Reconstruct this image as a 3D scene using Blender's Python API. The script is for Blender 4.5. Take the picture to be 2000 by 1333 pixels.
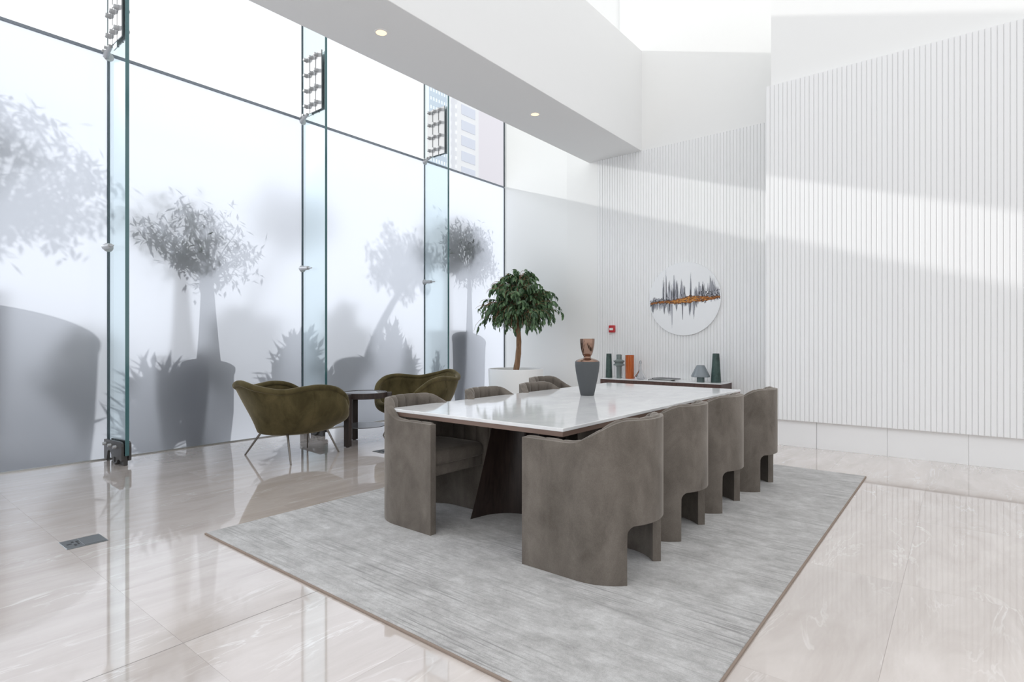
import bpy, bmesh, math, random
from mathutils import Vector, Matrix, noise

random.seed(7)
PI = math.pi
scene = bpy.context.scene
for o in list(bpy.data.objects):
    bpy.data.objects.remove(o)

# ------------------------------------------------------------------ camera
EYE = 1.2
YAW = math.atan(878 / 1095)
cam_d = bpy.data.cameras.new('camera')
cam_d.sensor_width = 36
cam_d.lens = 36 * 1095 / 2000
cam_d.clip_start = 0.05
cam_d.clip_end = 500
cam = bpy.data.objects.new('camera', cam_d)
scene.collection.objects.link(cam)
cam.location = (0, 0, EYE)
cam.rotation_euler = (PI / 2, 0, YAW)
scene.camera = cam

# ------------------------------------------------------------------ world, sun, exposure
SUN_DIR = Vector((1.0, 0.36, -0.338))       # travel direction of the sunlight
SKY = 1.18
SUN = 1.8
world = bpy.data.worlds.new('world')
scene.world = world
world.use_nodes = True
bg = world.node_tree.nodes['Background']
bg.inputs[0].default_value = (0.965, 0.98, 1.0, 1)
bg.inputs[1].default_value = SKY
sun_d = bpy.data.lights.new('sun', 'SUN')
sun_d.energy = SUN
sun_d.angle = math.radians(1.0)
sun_d.color = (1.0, 0.985, 0.96)
sun = bpy.data.objects.new('sun', sun_d)
scene.collection.objects.link(sun)
sun.rotation_euler = (-SUN_DIR).to_track_quat('Z', 'Y').to_euler()
sun.location = (-20, -8, 12)
vs = scene.view_settings
vs.view_transform = 'Standard'
vs.look = 'None'
vs.exposure = 0.0
vs.gamma = 1.0
vs.use_curve_mapping = False

# ------------------------------------------------------------------ helpers
C = scene.collection


def new_obj(name, mesh, parent=None):
    o = bpy.data.objects.new(name, mesh)
    C.objects.link(o)
    if parent is not None:
        o.parent = parent
    return o


def empty(name, loc=(0, 0, 0), rz=0.0):
    o = bpy.data.objects.new(name, None)
    o.empty_display_size = 0.1
    C.objects.link(o)
    o.location = loc
    o.rotation_euler = (0, 0, rz)
    return o


def tag(o, label=None, cat=None, group=None, kind=None):
    if label:
        o['label'] = label
    if cat:
        o['category'] = cat
    if group:
        o['group'] = group
    if kind:
        o['kind'] = kind
    return o


def copy_tree(o, parent=None):
    c = o.copy()
    C.objects.link(c)
    c.parent = parent
    for ch in list(o.children):
        copy_tree(ch, c)
    return c


class MB:
    """collects primitives in one bmesh"""

    def __init__(self):
        self.bm = bmesh.new()

    def box(self, x0, x1, y0, y1, z0, z1, bevel=0, seg=2, mat=None):
        r = bmesh.ops.create_cube(self.bm, size=1)
        vs_ = r['verts']
        for v in vs_:
            v.co = Vector(((x0 + x1) / 2 + v.co.x * (x1 - x0), (y0 + y1) / 2 + v.co.y * (y1 - y0),
                           (z0 + z1) / 2 + v.co.z * (z1 - z0)))
        if bevel:
            es = list({e for v in vs_ for e in v.link_edges})
            bmesh.ops.bevel(self.bm, geom=es, offset=bevel, segments=seg, affect='EDGES', profile=0.5)
        return self

    def tube(self, p0, p1, r0, r1=None, n=12, cap=True):
        r1 = r0 if r1 is None else r1
        p0, p1 = Vector(p0), Vector(p1)
        d = (p1 - p0)
        q = d.to_track_quat('Z', 'Y').to_matrix()
        a, b = [], []
        for i in range(n):
            t = 2 * PI * i / n
            u = q @ Vector((math.cos(t), math.sin(t), 0))
            a.append(self.bm.verts.new(p0 + u * r0))
            b.append(self.bm.verts.new(p1 + u * r1))
        for i in range(n):
            j = (i + 1) % n
            self.bm.faces.new((a[i], a[j], b[j], b[i]))
        if cap:
            self.bm.faces.new(a[::-1])
            self.bm.faces.new(b)
        return self

    def path(self, pts, radii, n=10):
        pts = [Vector(p) for p in pts]
        rings = []
        for k, p in enumerate(pts):
            d = pts[min(k + 1, len(pts) - 1)] - pts[max(k - 1, 0)]
            q = d.to_track_quat('Z', 'Y').to_matrix()
            rings.append([self.bm.verts.new(p + q @ Vector((math.cos(2 * PI * i / n), math.sin(2 * PI * i / n), 0)) * radii[k])
                          for i in range(n)])
        for a, b in zip(rings, rings[1:]):
            for i in range(n):
                j = (i + 1) % n
                self.bm.faces.new((a[i], a[j], b[j], b[i]))
        self.bm.faces.new(rings[0][::-1])
        self.bm.faces.new(rings[-1])
        return self

    def lathe(self, prof, n=32, c=(0, 0, 0)):
        rings = []
        for r, z in prof:
            if r < 1e-5:
                rings.append([self.bm.verts.new((c[0], c[1], c[2] + z))])
            else:
                rings.append([self.bm.verts.new((c[0] + r * math.cos(2 * PI * i / n), c[1] + r * math.sin(2 * PI * i / n), c[2] + z))
                              for i in range(n)])
        for a, b in zip(rings, rings[1:]):
            for i in range(n):
                j = (i + 1) % n
                if len(a) == 1 and len(b) == 1:
                    continue
                if len(a) == 1:
                    self.bm.faces.new((a[0], b[j], b[i]))
                elif len(b) == 1:
                    self.bm.faces.new((a[i], a[j], b[0]))
                else:
                    self.bm.faces.new((a[i], a[j], b[j], b[i]))
        return self

    def prism(self, pts, axis, d0, d1):
        """pts: 2D outline; extruded along axis ('x','y','z') from d0 to d1"""
        def mk(p, d):
            if axis == 'z':
                return (p[0], p[1], d)
            if axis == 'y':
                return (p[0], d, p[1])
            return (d, p[0], p[1])
        a = [self.bm.verts.new(mk(p, d0)) for p in pts]
        b = [self.bm.verts.new(mk(p, d1)) for p in pts]
        n = len(pts)
        for i in range(n):
            j = (i + 1) % n
            self.bm.faces.new((a[i], a[j], b[j], b[i]))
        self.bm.faces.new(a[::-1])
        self.bm.faces.new(b)
        return self

    def bevel_all(self, w, seg=3, ang=30):
        es = [e for e in self.bm.edges if len(e.link_faces) == 2 and e.calc_face_angle(0) > math.radians(ang)]
        bmesh.ops.bevel(self.bm, geom=es, offset=w, segments=seg, affect='EDGES', profile=0.5)
        return self

    def mesh(self, name, mat, smooth=None, recalc=True):
        if recalc:
            bmesh.ops.recalc_face_normals(self.bm, faces=self.bm.faces)
        me = bpy.data.meshes.new(name)
        self.bm.to_mesh(me)
        self.bm.free()
        if mat is not None:
            me.materials.append(mat)
        if smooth is not None:
            for p in me.polygons:
                p.use_smooth = True
            me.set_sharp_from_angle(angle=math.radians(smooth))
        return me

    def build(self, name, mat, parent=None, smooth=None, loc=None):
        o = new_obj(name, self.mesh(name, mat, smooth), parent)
        if loc:
            o.location = loc
        return o


def apply_mods(o):
    dg = bpy.context.evaluated_depsgraph_get()
    me = bpy.data.meshes.new_from_object(o.evaluated_get(dg))
    old = o.data
    o.modifiers.clear()
    o.data = me
    bpy.data.meshes.remove(old)
    return o


def sstep(a, b, x):
    t = max(0.0, min(1.0, (x - a) / (b - a)))
    return t * t * (3 - 2 * t)


def interp(tab, x):
    """Catmull-Rom through (x, a, b, ...) rows; flat at both ends"""
    x = max(tab[0][0], min(tab[-1][0], x))
    for k in range(len(tab) - 1):
        if x <= tab[k + 1][0]:
            break
    p1, p2 = tab[k], tab[k + 1]
    h = p2[0] - p1[0]
    t = (x - p1[0]) / h
    out = []
    for c in range(1, len(p1)):
        m1 = (p2[c] - tab[k - 1][c]) / (p2[0] - tab[k - 1][0]) * h if k > 0 else 0.0
        m2 = (tab[k + 2][c] - p1[c]) / (tab[k + 2][0] - p1[0]) * h if k + 2 < len(tab) else 0.0
        out.append((2 * t ** 3 - 3 * t * t + 1) * p1[c] + (t ** 3 - 2 * t * t + t) * m1 + (-2 * t ** 3 + 3 * t * t) * p2[c] + (t ** 3 - t * t) * m2)
    return tuple(out)


# ------------------------------------------------------------------ materials
def nmat(name):
    m = bpy.data.materials.new(name)
    m.use_nodes = True
    nt = m.node_tree
    return m, nt, nt.nodes, nt.links, nt.nodes['Principled BSDF']


def plain(name, col, rough=0.5, metal=0.0, spec=0.5, **kw):
    m, nt, N, L, P = nmat(name)
    P.inputs['Base Color'].default_value = (*col, 1)
    P.inputs['Roughness'].default_value = rough
    P.inputs['Metallic'].default_value = metal
    P.inputs['Specular IOR Level'].default_value = spec
    for k, v in kw.items():
        P.inputs[k.replace('_', ' ')].default_value = v
    return m


def ramp(N, stops):
    r = N.new('ShaderNodeValToRGB')
    e = r.color_ramp.elements
    while len(e) < len(stops):
        e.new(0.5)
    for k, (p, c) in enumerate(stops):
        e[k].position = p
        e[k].color = (*c, 1)
    return r


def mapping(N, L, scale=(1, 1, 1), rot=(0, 0, 0), coord='Object'):
    tc = N.new('ShaderNodeTexCoord')
    mp = N.new('ShaderNodeMapping')
    mp.inputs['Scale'].default_value = scale
    mp.inputs['Rotation'].default_value = rot
    L.new(tc.outputs[coord], mp.inputs['Vector'])
    return mp


def tex_noise(N, L, vec, scale, detail=4, rough=0.55, dist=0.0):
    n = N.new('ShaderNodeTexNoise')
    n.inputs['Scale'].default_value = scale
    n.inputs['Detail'].default_value = detail
    n.inputs['Roughness'].default_value = rough
    n.inputs['Distortion'].default_value = dist
    L.new(vec, n.inputs['Vector'])
    return n


def mix_rgb(N, L, fac, a, b, mode='MIX'):
    m = N.new('ShaderNodeMix')
    m.data_type = 'RGBA'
    m.blend_type = mode
    if isinstance(fac, float):
        m.inputs[0].default_value = fac
    else:
        L.new(fac, m.inputs[0])
    for i, s in ((6, a), (7, b)):
        if isinstance(s, tuple):
            m.inputs[i].default_value = (*s, 1)
        else:
            L.new(s, m.inputs[i])
    return m.outputs[2]


def bump(N, L, h, P, strength=0.2, dist=0.01):
    b = N.new('ShaderNodeBump')
    b.inputs['Strength'].default_value = strength
    b.inputs['Distance'].default_value = dist
    L.new(h, b.inputs['Height'])
    L.new(b.outputs[0], P.inputs['Normal'])


def velvet(name, dark, light, sheen):
    m, nt, N, L, P = nmat(name)
    mp = mapping(N, L, (1, 1, 0.6))
    oi = N.new('ShaderNodeObjectInfo')
    add = N.new('ShaderNodeVectorMath')
    add.operation = 'ADD'
    sc_ = N.new('ShaderNodeVectorMath')
    sc_.operation = 'SCALE'
    sc_.inputs['Scale'].default_value = 3.0
    L.new(oi.outputs['Location'], sc_.inputs[0])
    L.new(mp.outputs[0], add.inputs[0])
    L.new(sc_.outputs[0], add.inputs[1])
    n1 = tex_noise(N, L, add.outputs[0], 7, 5, 0.6, 0.4)
    n2 = tex_noise(N, L, add.outputs[0], 260, 2, 0.5)
    r = ramp(N, [(0.3, dark), (0.72, light)])
    L.new(n1.outputs[0], r.inputs[0])
    col = mix_rgb(N, L, 0.25, r.outputs[0], n2.outputs[0], 'SOFT_LIGHT')
    L.new(col, P.inputs['Base Color'])
    P.inputs['Roughness'].default_value = 0.95
    P.inputs['Specular IOR Level'].default_value = 0.15
    P.inputs['Sheen Weight'].default_value = 0.45
    P.inputs['Sheen Roughness'].default_value = 0.35
    P.inputs['Sheen Tint'].default_value = (*sheen, 1)
    bump(N, L, n2.outputs[0], P, 0.12, 0.003)
    return m


def marble(name, base, dark, vein, scale, rough, vein_amt, per_object=False, spec=0.5, band=0.5, stretch=(1, 0.35, 1), rot=0.5, dist=1.6):
    m, nt, N, L, P = nmat(name)
    mp = mapping(N, L, stretch, (0, 0, rot))
    vec = mp.outputs[0]
    if per_object:
        oi = N.new('ShaderNodeObjectInfo')
        sc_ = N.new('ShaderNodeVectorMath')
        sc_.operation = 'SCALE'
        sc_.inputs['Scale'].default_value = 37.0
        cv = N.new('ShaderNodeCombineXYZ')
        L.new(oi.outputs['Random'], cv.inputs[0])
        L.new(oi.outputs['Random'], cv.inputs[1])
        L.new(cv.outputs[0], sc_.inputs[0])
        add = N.new('ShaderNodeVectorMath')
        add.operation = 'ADD'
        L.new(vec, add.inputs[0])
        L.new(sc_.outputs[0], add.inputs[1])
        vec = add.outputs[0]
    n1 = tex_noise(N, L, vec, scale, 6, 0.6, 0.6)
    r1 = ramp(N, [(0.32, dark), (0.66, base)])
    L.new(n1.outputs[0], r1.inputs[0])
    n2 = tex_noise(N, L, vec, scale * 0.7, 5, 0.6, dist)
    r2 = ramp(N, [(0.487, (0, 0, 0)), (0.499, (1, 1, 1)), (0.502, (1, 1, 1)), (0.516, (0, 0, 0))])
    L.new(n2.outputs[0], r2.inputs[0])
    n3 = tex_noise(N, L, vec, scale * 0.9, 3, 0.5)
    r3 = ramp(N, [(0.46, (0, 0, 0)), (0.70, (1, 1, 1))])
    L.new(n3.outputs[0], r3.inputs[0])
    k = N.new('ShaderNodeMath')
    k.operation = 'MULTIPLY'
    L.new(r2.outputs[0], k.inputs[0])
    L.new(r3.outputs[0], k.inputs[1])
    k2 = N.new('ShaderNodeMath')
    k2.operation = 'MULTIPLY'
    k2.inputs[1].default_value = vein_amt
    L.new(k.outputs[0], k2.inputs[0])
    col = mix_rgb(N, L, k2.outputs[0], r1.outputs[0], vein)
    if per_object:
        hs = N.new('ShaderNodeHueSaturation')
        mr = N.new('ShaderNodeMapRange')
        mr.inputs[3].default_value = 0.955
        mr.inputs[4].default_value = 1.035
        L.new(oi.outputs['Random'], mr.inputs[0])
        L.new(mr.outputs[0], hs.inputs['Value'])
        L.new(col, hs.inputs['Color'])
        col = hs.outputs[0]
    L.new(col, P.inputs['Base Color'])
    P.inputs['Roughness'].default_value = rough
    P.inputs['Specular IOR Level'].default_value = spec
    return m


def rug_mat():
    m, nt, N, L, P = nmat('rug_pile')
    mp2 = mapping(N, L, (1.0, 1.5, 1))
    cloud = tex_noise(N, L, mp2.outputs[0], 4.5, 10, 0.85, 0.1)
    fine = tex_noise(N, L, mp2.outputs[0], 300, 2, 0.6)
    mp = mapping(N, L, (1.0, 30, 1))
    line = tex_noise(N, L, mp.outputs[0], 2.4, 4, 0.62, 0.1)
    mp3 = mapping(N, L, (0.5, 1.1, 1))
    gate = tex_noise(N, L, mp3.outputs[0], 1.7, 3, 0.5, 0.3)
    r = ramp(N, [(0.34, (0.33, 0.32, 0.31)), (0.50, (0.475, 0.465, 0.455)), (0.66, (0.64, 0.63, 0.62))])
    L.new(cloud.outputs[0], r.inputs[0])
    rl = ramp(N, [(0.37, (1, 1, 1)), (0.50, (0, 0, 0))])
    L.new(line.outputs[0], rl.inputs[0])
    rgt = ramp(N, [(0.40, (0.10, 0.10, 0.10)), (0.60, (0.85, 0.85, 0.85))])
    L.new(gate.outputs[0], rgt.inputs[0])
    k = N.new('ShaderNodeMath')
    k.operation = 'MULTIPLY'
    L.new(rl.outputs[0], k.inputs[0])
    L.new(rgt.outputs[0], k.inputs[1])
    col = mix_rgb(N, L, k.outputs[0], r.outputs[0], (0.27, 0.262, 0.255))
    col = mix_rgb(N, L, 0.55, col, fine.outputs[0], 'SOFT_LIGHT')
    n3 = fine
    L.new(col, P.inputs['Base Color'])
    P.inputs['Roughness'].default_value = 0.95
    P.inputs['Specular IOR Level'].default_value = 0.1
    P.inputs['Sheen Weight'].default_value = 0.25
    P.inputs['Sheen Roughness'].default_value = 0.4
    bump(N, L, n3.outputs[0], P, 0.5, 0.004)
    return m


def clear_glass(name, tint, refl):
    m, nt, N, L, P = nmat(name)
    N.remove(P)
    out = N['Material Output']
    tr = N.new('ShaderNodeBsdfTransparent')
    tr.inputs[0].default_value = (*tint, 1)
    gl = N.new('ShaderNodeBsdfGlossy')
    gl.inputs['Roughness'].default_value = 0.0
    fr = N.new('ShaderNodeFresnel')
    fr.inputs['IOR'].default_value = 1.45
    mu = N.new('ShaderNodeMath')
    mu.operation = 'MULTIPLY'
    mu.inputs[1].default_value = refl
    L.new(fr.outputs[0], mu.inputs[0])
    mx = N.new('ShaderNodeMixShader')
    L.new(mu.outputs[0], mx.inputs[0])
    L.new(tr.outputs[0], mx.inputs[1])
    L.new(gl.outputs[0], mx.inputs[2])
    L.new(mx.outputs[0], out.inputs['Surface'])
    return m


def frosted(name, col, blur=0.5):
    """thin frosted film: part diffuse transmission, part blurred view of what stands behind"""
    m, nt, N, L, P = nmat(name)
    N.remove(P)
    out = N['Material Output']
    tl = N.new('ShaderNodeBsdfTranslucent')
    tl.inputs[0].default_value = (*col, 1)
    rf = N.new('ShaderNodeBsdfRefraction')
    rf.inputs['Color'].default_value = (*col, 1)
    rf.inputs['Roughness'].default_value = 0.62
    rf.inputs['IOR'].default_value = 1.22
    df = N.new('ShaderNodeBsdfDiffuse')
    df.inputs[0].default_value = (0.8, 0.82, 0.85, 1)
    gl = N.new('ShaderNodeBsdfGlossy')
    gl.inputs['Roughness'].default_value = 0.12

    def mixs(f, a_, b_):
        k = N.new('ShaderNodeMixShader')
        k.inputs[0].default_value = f
        L.new(a_.outputs[0], k.inputs[1])
        L.new(b_.outputs[0], k.inputs[2])
        return k
    L.new(mixs(0.03, mixs(0.06, mixs(blur, tl, rf), df), gl).outputs[0], out.inputs['Surface'])
    return m


def emit(name, col, s):
    m, nt, N, L, P = nmat(name)
    P.inputs['Base Color'].default_value = (*col, 1)
    P.inputs['Emission Color'].default_value = (*col, 1)
    P.inputs['Emission Strength'].default_value = s
    return m


def wood(name, dark, light, rough=0.45):
    m, nt, N, L, P = nmat(name)
    mp = mapping(N, L, (14, 14, 1.2))
    n1 = tex_noise(N, L, mp.outputs[0], 3, 6, 0.65, 0.8)
    r = ramp(N, [(0.35, dark), (0.65, light)])
    L.new(n1.outputs[0], r.inputs[0])
    L.new(r.outputs[0], P.inputs['Base Color'])
    P.inputs['Roughness'].default_value = rough
    return m


def leaf_mat(name, a, b, trans=0.25):
    m, nt, N, L, P = nmat(name)
    oi = N.new('ShaderNodeObjectInfo')
    geo = N.new('ShaderNodeNewGeometry')
    ad = N.new('ShaderNodeMath')
    ad.operation = 'ADD'
    L.new(oi.outputs['Random'], ad.inputs[0])
    L.new(geo.outputs['Random Per Island'], ad.inputs[1])
    fr = N.new('ShaderNodeMath')
    fr.operation = 'FRACT'
    L.new(ad.outputs[0], fr.inputs[0])
    r = ramp(N, [(0.0, a), (1.0, b)])
    L.new(fr.outputs[0], r.inputs[0])
    L.new(r.outputs[0], P.inputs['Base Color'])
    P.inputs['Roughness'].default_value = 0.35
    return m


WALL = plain('wall_paint', (0.87, 0.868, 0.855), 0.75, spec=0.2)
SLAT = plain('slat_lacquer', (0.87, 0.87, 0.868), 0.55, spec=0.3)
BACK = plain('panel_backing', (0.87, 0.87, 0.868), 0.8, spec=0.2)
SKIRT = plain('skirting_stone', (0.86, 0.855, 0.85), 0.35, spec=0.4)
SOFF = plain('soffit_paint', (0.82, 0.82, 0.815), 0.8, spec=0.2)
FLOOR = marble('floor_marble', (0.668, 0.602, 0.56), (0.548, 0.48, 0.436), (0.82, 0.785, 0.755), 3.0, 0.045, 0.8, per_object=True, spec=1.0, stretch=(1.9, 0.42, 1), rot=-0.4, dist=0.7)
_fp = FLOOR.node_tree.nodes['Principled BSDF']
_fp.inputs['Coat Weight'].default_value = 0.8
_fp.inputs['Coat IOR'].default_value = 1.6
_fp.inputs['Coat Roughness'].default_value = 0.03
GROUT = plain('grout', (0.26, 0.245, 0.23), 0.8)
TABLE_M = marble('table_marble', (0.86, 0.86, 0.86), (0.76, 0.765, 0.775), (0.52, 0.53, 0.55), 7.0, 0.07, 0.5, spec=0.55, rot=0.35, stretch=(1, 0.6, 1))
RUG = rug_mat()
RUG_EDGE = plain('rug_binding', (0.30, 0.24, 0.20), 0.9, spec=0.1)
VELVET = velvet('taupe_velvet', (0.115, 0.099, 0.084), (0.205, 0.180, 0.156), (0.85, 0.80, 0.74))
OLIVE = velvet('olive_velvet', (0.050, 0.040, 0.017), (0.112, 0.090, 0.042), (0.78, 0.70, 0.52))
BROWN = wood('dark_walnut', (0.020, 0.013, 0.011), (0.045, 0.029, 0.024))
BRONZE = plain('table_edge_bronze', (0.20, 0.135, 0.108), 0.4, spec=0.5)
STEEL = plain('brushed_steel', (0.50, 0.50, 0.505), 0.5, metal=0.6)
DARKSTEEL = plain('dark_steel', (0.075, 0.072, 0.07), 0.38, metal=0.35)
EDGESTEEL = plain('edge_steel', (0.22, 0.225, 0.23), 0.4, metal=0.6)
LEGSTEEL = plain('leg_metal', (0.22, 0.20, 0.18), 0.3, metal=1.0)
GLASS = clear_glass('clear_glazing', (0.97, 0.985, 0.99), 0.55)
FINGLASS = clear_glass('fin_glazing', (0.93, 0.978, 0.985), 0.10)
FINEDGE = plain('fin_edge_glass', (0.065, 0.15, 0.16), 0.12, spec=0.6)
FROST = frosted('frosted_glazing', (0.84, 0.89, 0.985), 0.33)
JOINT = plain('silicone_joint', (0.075, 0.095, 0.11), 0.6)
TRANSOM = plain('transom_seal', (0.20, 0.225, 0.26), 0.5)
CHANNEL = plain('floor_channel', (0.45, 0.45, 0.44), 0.35, metal=0.8)
WHITE = plain('white_planter', (0.86, 0.86, 0.85), 0.45)
SOIL = plain('soil', (0.05, 0.042, 0.035), 0.95)
BARK = wood('ficus_bark', (0.16, 0.085, 0.045), (0.34, 0.20, 0.11), 0.8)
LEAF = leaf_mat('ficus_leaf', (0.020, 0.058, 0.022), (0.125, 0.215, 0.095))
OUTLEAF = leaf_mat('terrace_leaf', (0.03, 0.05, 0.025), (0.07, 0.10, 0.05))
OUTBARK = plain('terrace_bark', (0.09, 0.075, 0.06), 0.9)
OUTPOT = plain('terrace_pot', (0.055, 0.055, 0.06), 0.6)
TERRACE = plain('terrace_paving', (0.30, 0.30, 0.305), 0.8)
COPPER = plain('copper_glaze', (0.29, 0.185, 0.14), 0.10, metal=1.0)
SLATE = plain('slate_ceramic', (0.085, 0.09, 0.095), 0.7, spec=0.3)
GREENV = marble('green_marble', (0.055, 0.10, 0.088), (0.022, 0.045, 0.04), (0.14, 0.19, 0.17), 14, 0.35, 0.4)
SMOKE = plain('smoke_glass', (0.30, 0.36, 0.35), 0.08, Transmission_Weight=0.45)
ORANGE = plain('amber_glass', (0.52, 0.115, 0.02), 0.15, Transmission_Weight=0.15)
CLEARV = clear_glass('decanter_glass', (0.90, 0.915, 0.93), 1.0)
LAMPG = plain('grey_glass_shade', (0.235, 0.265, 0.285), 0.18)
LAMPB = plain('grey_green_glass', (0.165, 0.215, 0.215), 0.2)
PAPER = plain('paper', (0.80, 0.80, 0.78), 0.8)
COVER = plain('book_cover', (0.055, 0.055, 0.06), 0.4)
RED = plain('alarm_red', (0.50, 0.025, 0.03), 0.35)
CANVAS = plain('white_canvas', (0.84, 0.85, 0.86), 0.6)
INK = plain('ink_paint', (0.035, 0.037, 0.045), 0.6)
INKG = plain('grey_paint', (0.22, 0.225, 0.25), 0.65)
INKL = plain('pale_grey_paint', (0.50, 0.51, 0.55), 0.65)
RUST = plain('rust_paint', (0.36, 0.125, 0.022), 0.5)
RUSTD = plain('brown_paint', (0.11, 0.045, 0.018), 0.5)
RUSTL = plain('amber_paint', (0.60, 0.27, 0.05), 0.5)
PLATE = plain('floor_box_metal', (0.16, 0.17, 0.175), 0.35, metal=0.6)
BLACK = plain('black_plastic', (0.012, 0.012, 0.013), 0.4)
TOWERW = plain('tower_white', (0.92, 0.92, 0.93), 0.8)
TOWERP = plain('tower_pink', (0.86, 0.82, 0.86), 0.8)
TOWERG = plain('tower_glass', (0.74, 0.77, 0.86), 0.4)
DOWNLIGHT = emit('downlight_lens', (1.0, 0.74, 0.48), 1.1)
TRIMW = plain('downlight_trim', (0.8, 0.79, 0.77), 0.4)

# ------------------------------------------------------------------ key coordinates (metres, camera over the origin)
GX = -6.77                    # glass plane
BAYS = [1.882 + 2.152 * k for k in range(-3, 3)] + [8.21]
ZT = 4.115                    # transom height
ZS = 4.165                    # soffit / slat top
YF, YN = 8.08, 6.95           # front of far slats, front of nearer slats

# ------------------------------------------------------------------ structure: floor
fl = empty('floor', (0, 0, 0))
tag(fl, 'polished beige-grey marble tile floor with pale veins', 'floor', kind='structure')
MB().box(GX - 0.05, 5.0, -3.0, 8.3, -0.06, -0.004).build('tile_bed', GROUT, fl)
TW, TL = 0.727, 1.225
tile_me = MB().box(-TW / 2 + 0.0003, TW / 2 - 0.0003, -TL / 2 + 0.0003, TL / 2 - 0.0003, -0.014, 0).mesh('tile', FLOOR)
x0 = -2.41 - TW * 6
y0 = 0.92 - TL * 3
for i in range(16):
    for j in range(9):
        xc, yc = x0 + TW * (i + 0.5), y0 + TL * (j + 0.5)
        if xc - TW / 2 < GX - 0.02 and xc + TW / 2 < GX:
            continue
        if (xc > -1.0 and yc > 7.9) or yc - TL / 2 > 8.1 or xc + TW / 2 > 5.0:
            continue
        t = new_obj('tile', tile_me, fl)
        t.location = (xc, yc, 0)

MB().box(-2.4122, -2.4088, -3.0, 8.0, -0.010, 0.0003).build('movement_joint', GROUT, fl)

# ------------------------------------------------------------------ structure: far walls
wf = empty('wall_far', (-3.2, 8.11, 0))
tag(wf, 'far white wall clad in narrow vertical slats behind the console', 'wall', kind='structure')


def at_world(o, parent):
    o.matrix_parent_inverse = Matrix.Translation(-Vector(parent.location))
    return o


at_world(MB().box(-5.276, -4.675, 8.085, 8.30, 0, ZS).build('wall_board', WALL, wf), wf)
at_world(MB().box(-4.675, -1.60, 8.105, 8.30, 0, ZS).build('wall_board', WALL, wf), wf)
at_world(MB().box(-4.27, -1.60, YF + 0.005, 8.30, ZS, 10).build('upper_wall', WALL, wf), wf)
at_world(MB().box(-5.276, -4.27, YF + 0.005, 8.30, ZS, 5.8).build('upper_wall', WALL, wf), wf)
at_world(MB().box(-7.0, -4.20, 8.95, 9.1, 5.0, 10).build('recess_wall', WALL, wf), wf)
at_world(MB().box(-4.672, -1.60, 8.090, 8.106, 0.0, ZS - 0.004).build('slat_backing', BACK, wf), wf)
PITCH = 0.04535


def slat_mesh(h):
    m = MB()
    w, d = 0.0400 / 2, 0.020
    pts = [(-w, d), (-w, 0.004), (-w + 0.004, 0), (w - 0.004, 0), (w, 0.004), (w, d)]
    m.prism(pts, 'z', 0, h)
    return m.mesh('slat', SLAT)


sm_far = slat_mesh(ZS - 0.0)
x = -4.675 + PITCH / 2
while x < -1.62:
    s = new_obj('slat', sm_far, wf)
    at_world(s, wf)
    s.location = (x, YF, 0.0)
    x += PITCH

wl = MB()
wl.prism([(GX - 0.02, 8.222), (-5.276, 8.085), (-5.276, 8.30), (GX - 0.02, 8.45)], 'z', 0, 5.8)
tag(wl.build('wall_corner', WALL), 'plain white corner wall between glass and slats, behind the planter', 'wall', kind='structure')

wr = empty('wall_right', (0, 7.0, 0))
tag(wr, 'nearer white slatted wall rising beside the dining table', 'wall', kind='structure')
at_world(MB().box(-1.735, 5.0, 7.0, 8.30, 0.302, 10).build('wall_block', WALL, wr), wr)
at_world(MB().box(-1.70, 5.0, 7.008, 8.30, 0.0, 0.302).build('wall_base', WALL, wr), wr)
at_world(MB().box(-1.776, 5.0, YN + 0.010, 7.004, 0.302, ZS - 0.004).build('slat_backing', BACK, wr), wr)
sm_near = slat_mesh(ZS - 0.30)
x = -1.78 + PITCH / 2
while x < 5.0:
    s = new_obj('slat', sm_near, wr)
    at_world(s, wr)
    s.location = (x, YN, 0.30)
    x += PITCH

bb = empty('baseboard_right', (0, 6.99, 0))
tag(bb, 'pale stone skirting under the nearer slatted wall', 'skirting', kind='structure')
st_me = MB().box(0.0006, 0.655 - 0.0006, 0, 0.02, 0, 0.30, 0.001, 1).mesh('skirting_tile', SKIRT)
for k in range(-1, 9):
    s = new_obj('skirting_tile', st_me, bb)
    s.location = (-1.257 + 0.6557 * k + (0.2 if k == -1 else 0), 0, 0)
    if k == -1:
        s.scale.x = 0.69

# ------------------------------------------------------------------ structure: beam with soffit
ce = empty('ceiling', (-4.365, 2, ZS))
tag(ce, 'deep white bulkhead beam with grey soffit and downlights', 'ceiling', kind='structure')
holes_y = (3.413, 5.90)
at_world(MB().box(-4.84, -3.89, -3.0, 8.09, ZS, 5.73, 0.004, 1).build('bulkhead', SOFF, ce), ce)

for hy in holes_y:
    d = empty('downlight', (-4.345, hy, ZS))
    tag(d, 'round warm recessed downlight in the soffit ' + ('close to the slatted far wall' if hy > 5 else 'further from the slatted far wall'), 'downlight', 'downlights in the soffit')
    m = MB()
    m.lathe([(0.052, -0.001), (0.052, -0.006), (0.066, -0.007), (0.069, -0.003), (0.069, 0.0), (0.052, -0.001)], 32)
    m.build('trim_ring', TRIMW, d, 40)
    MB().lathe([(0, -0.004), (0.0525, -0.004), (0.0525, -0.0005), (0, -0.0005)], 32).build('lens', DOWNLIGHT, d, 40)

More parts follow.
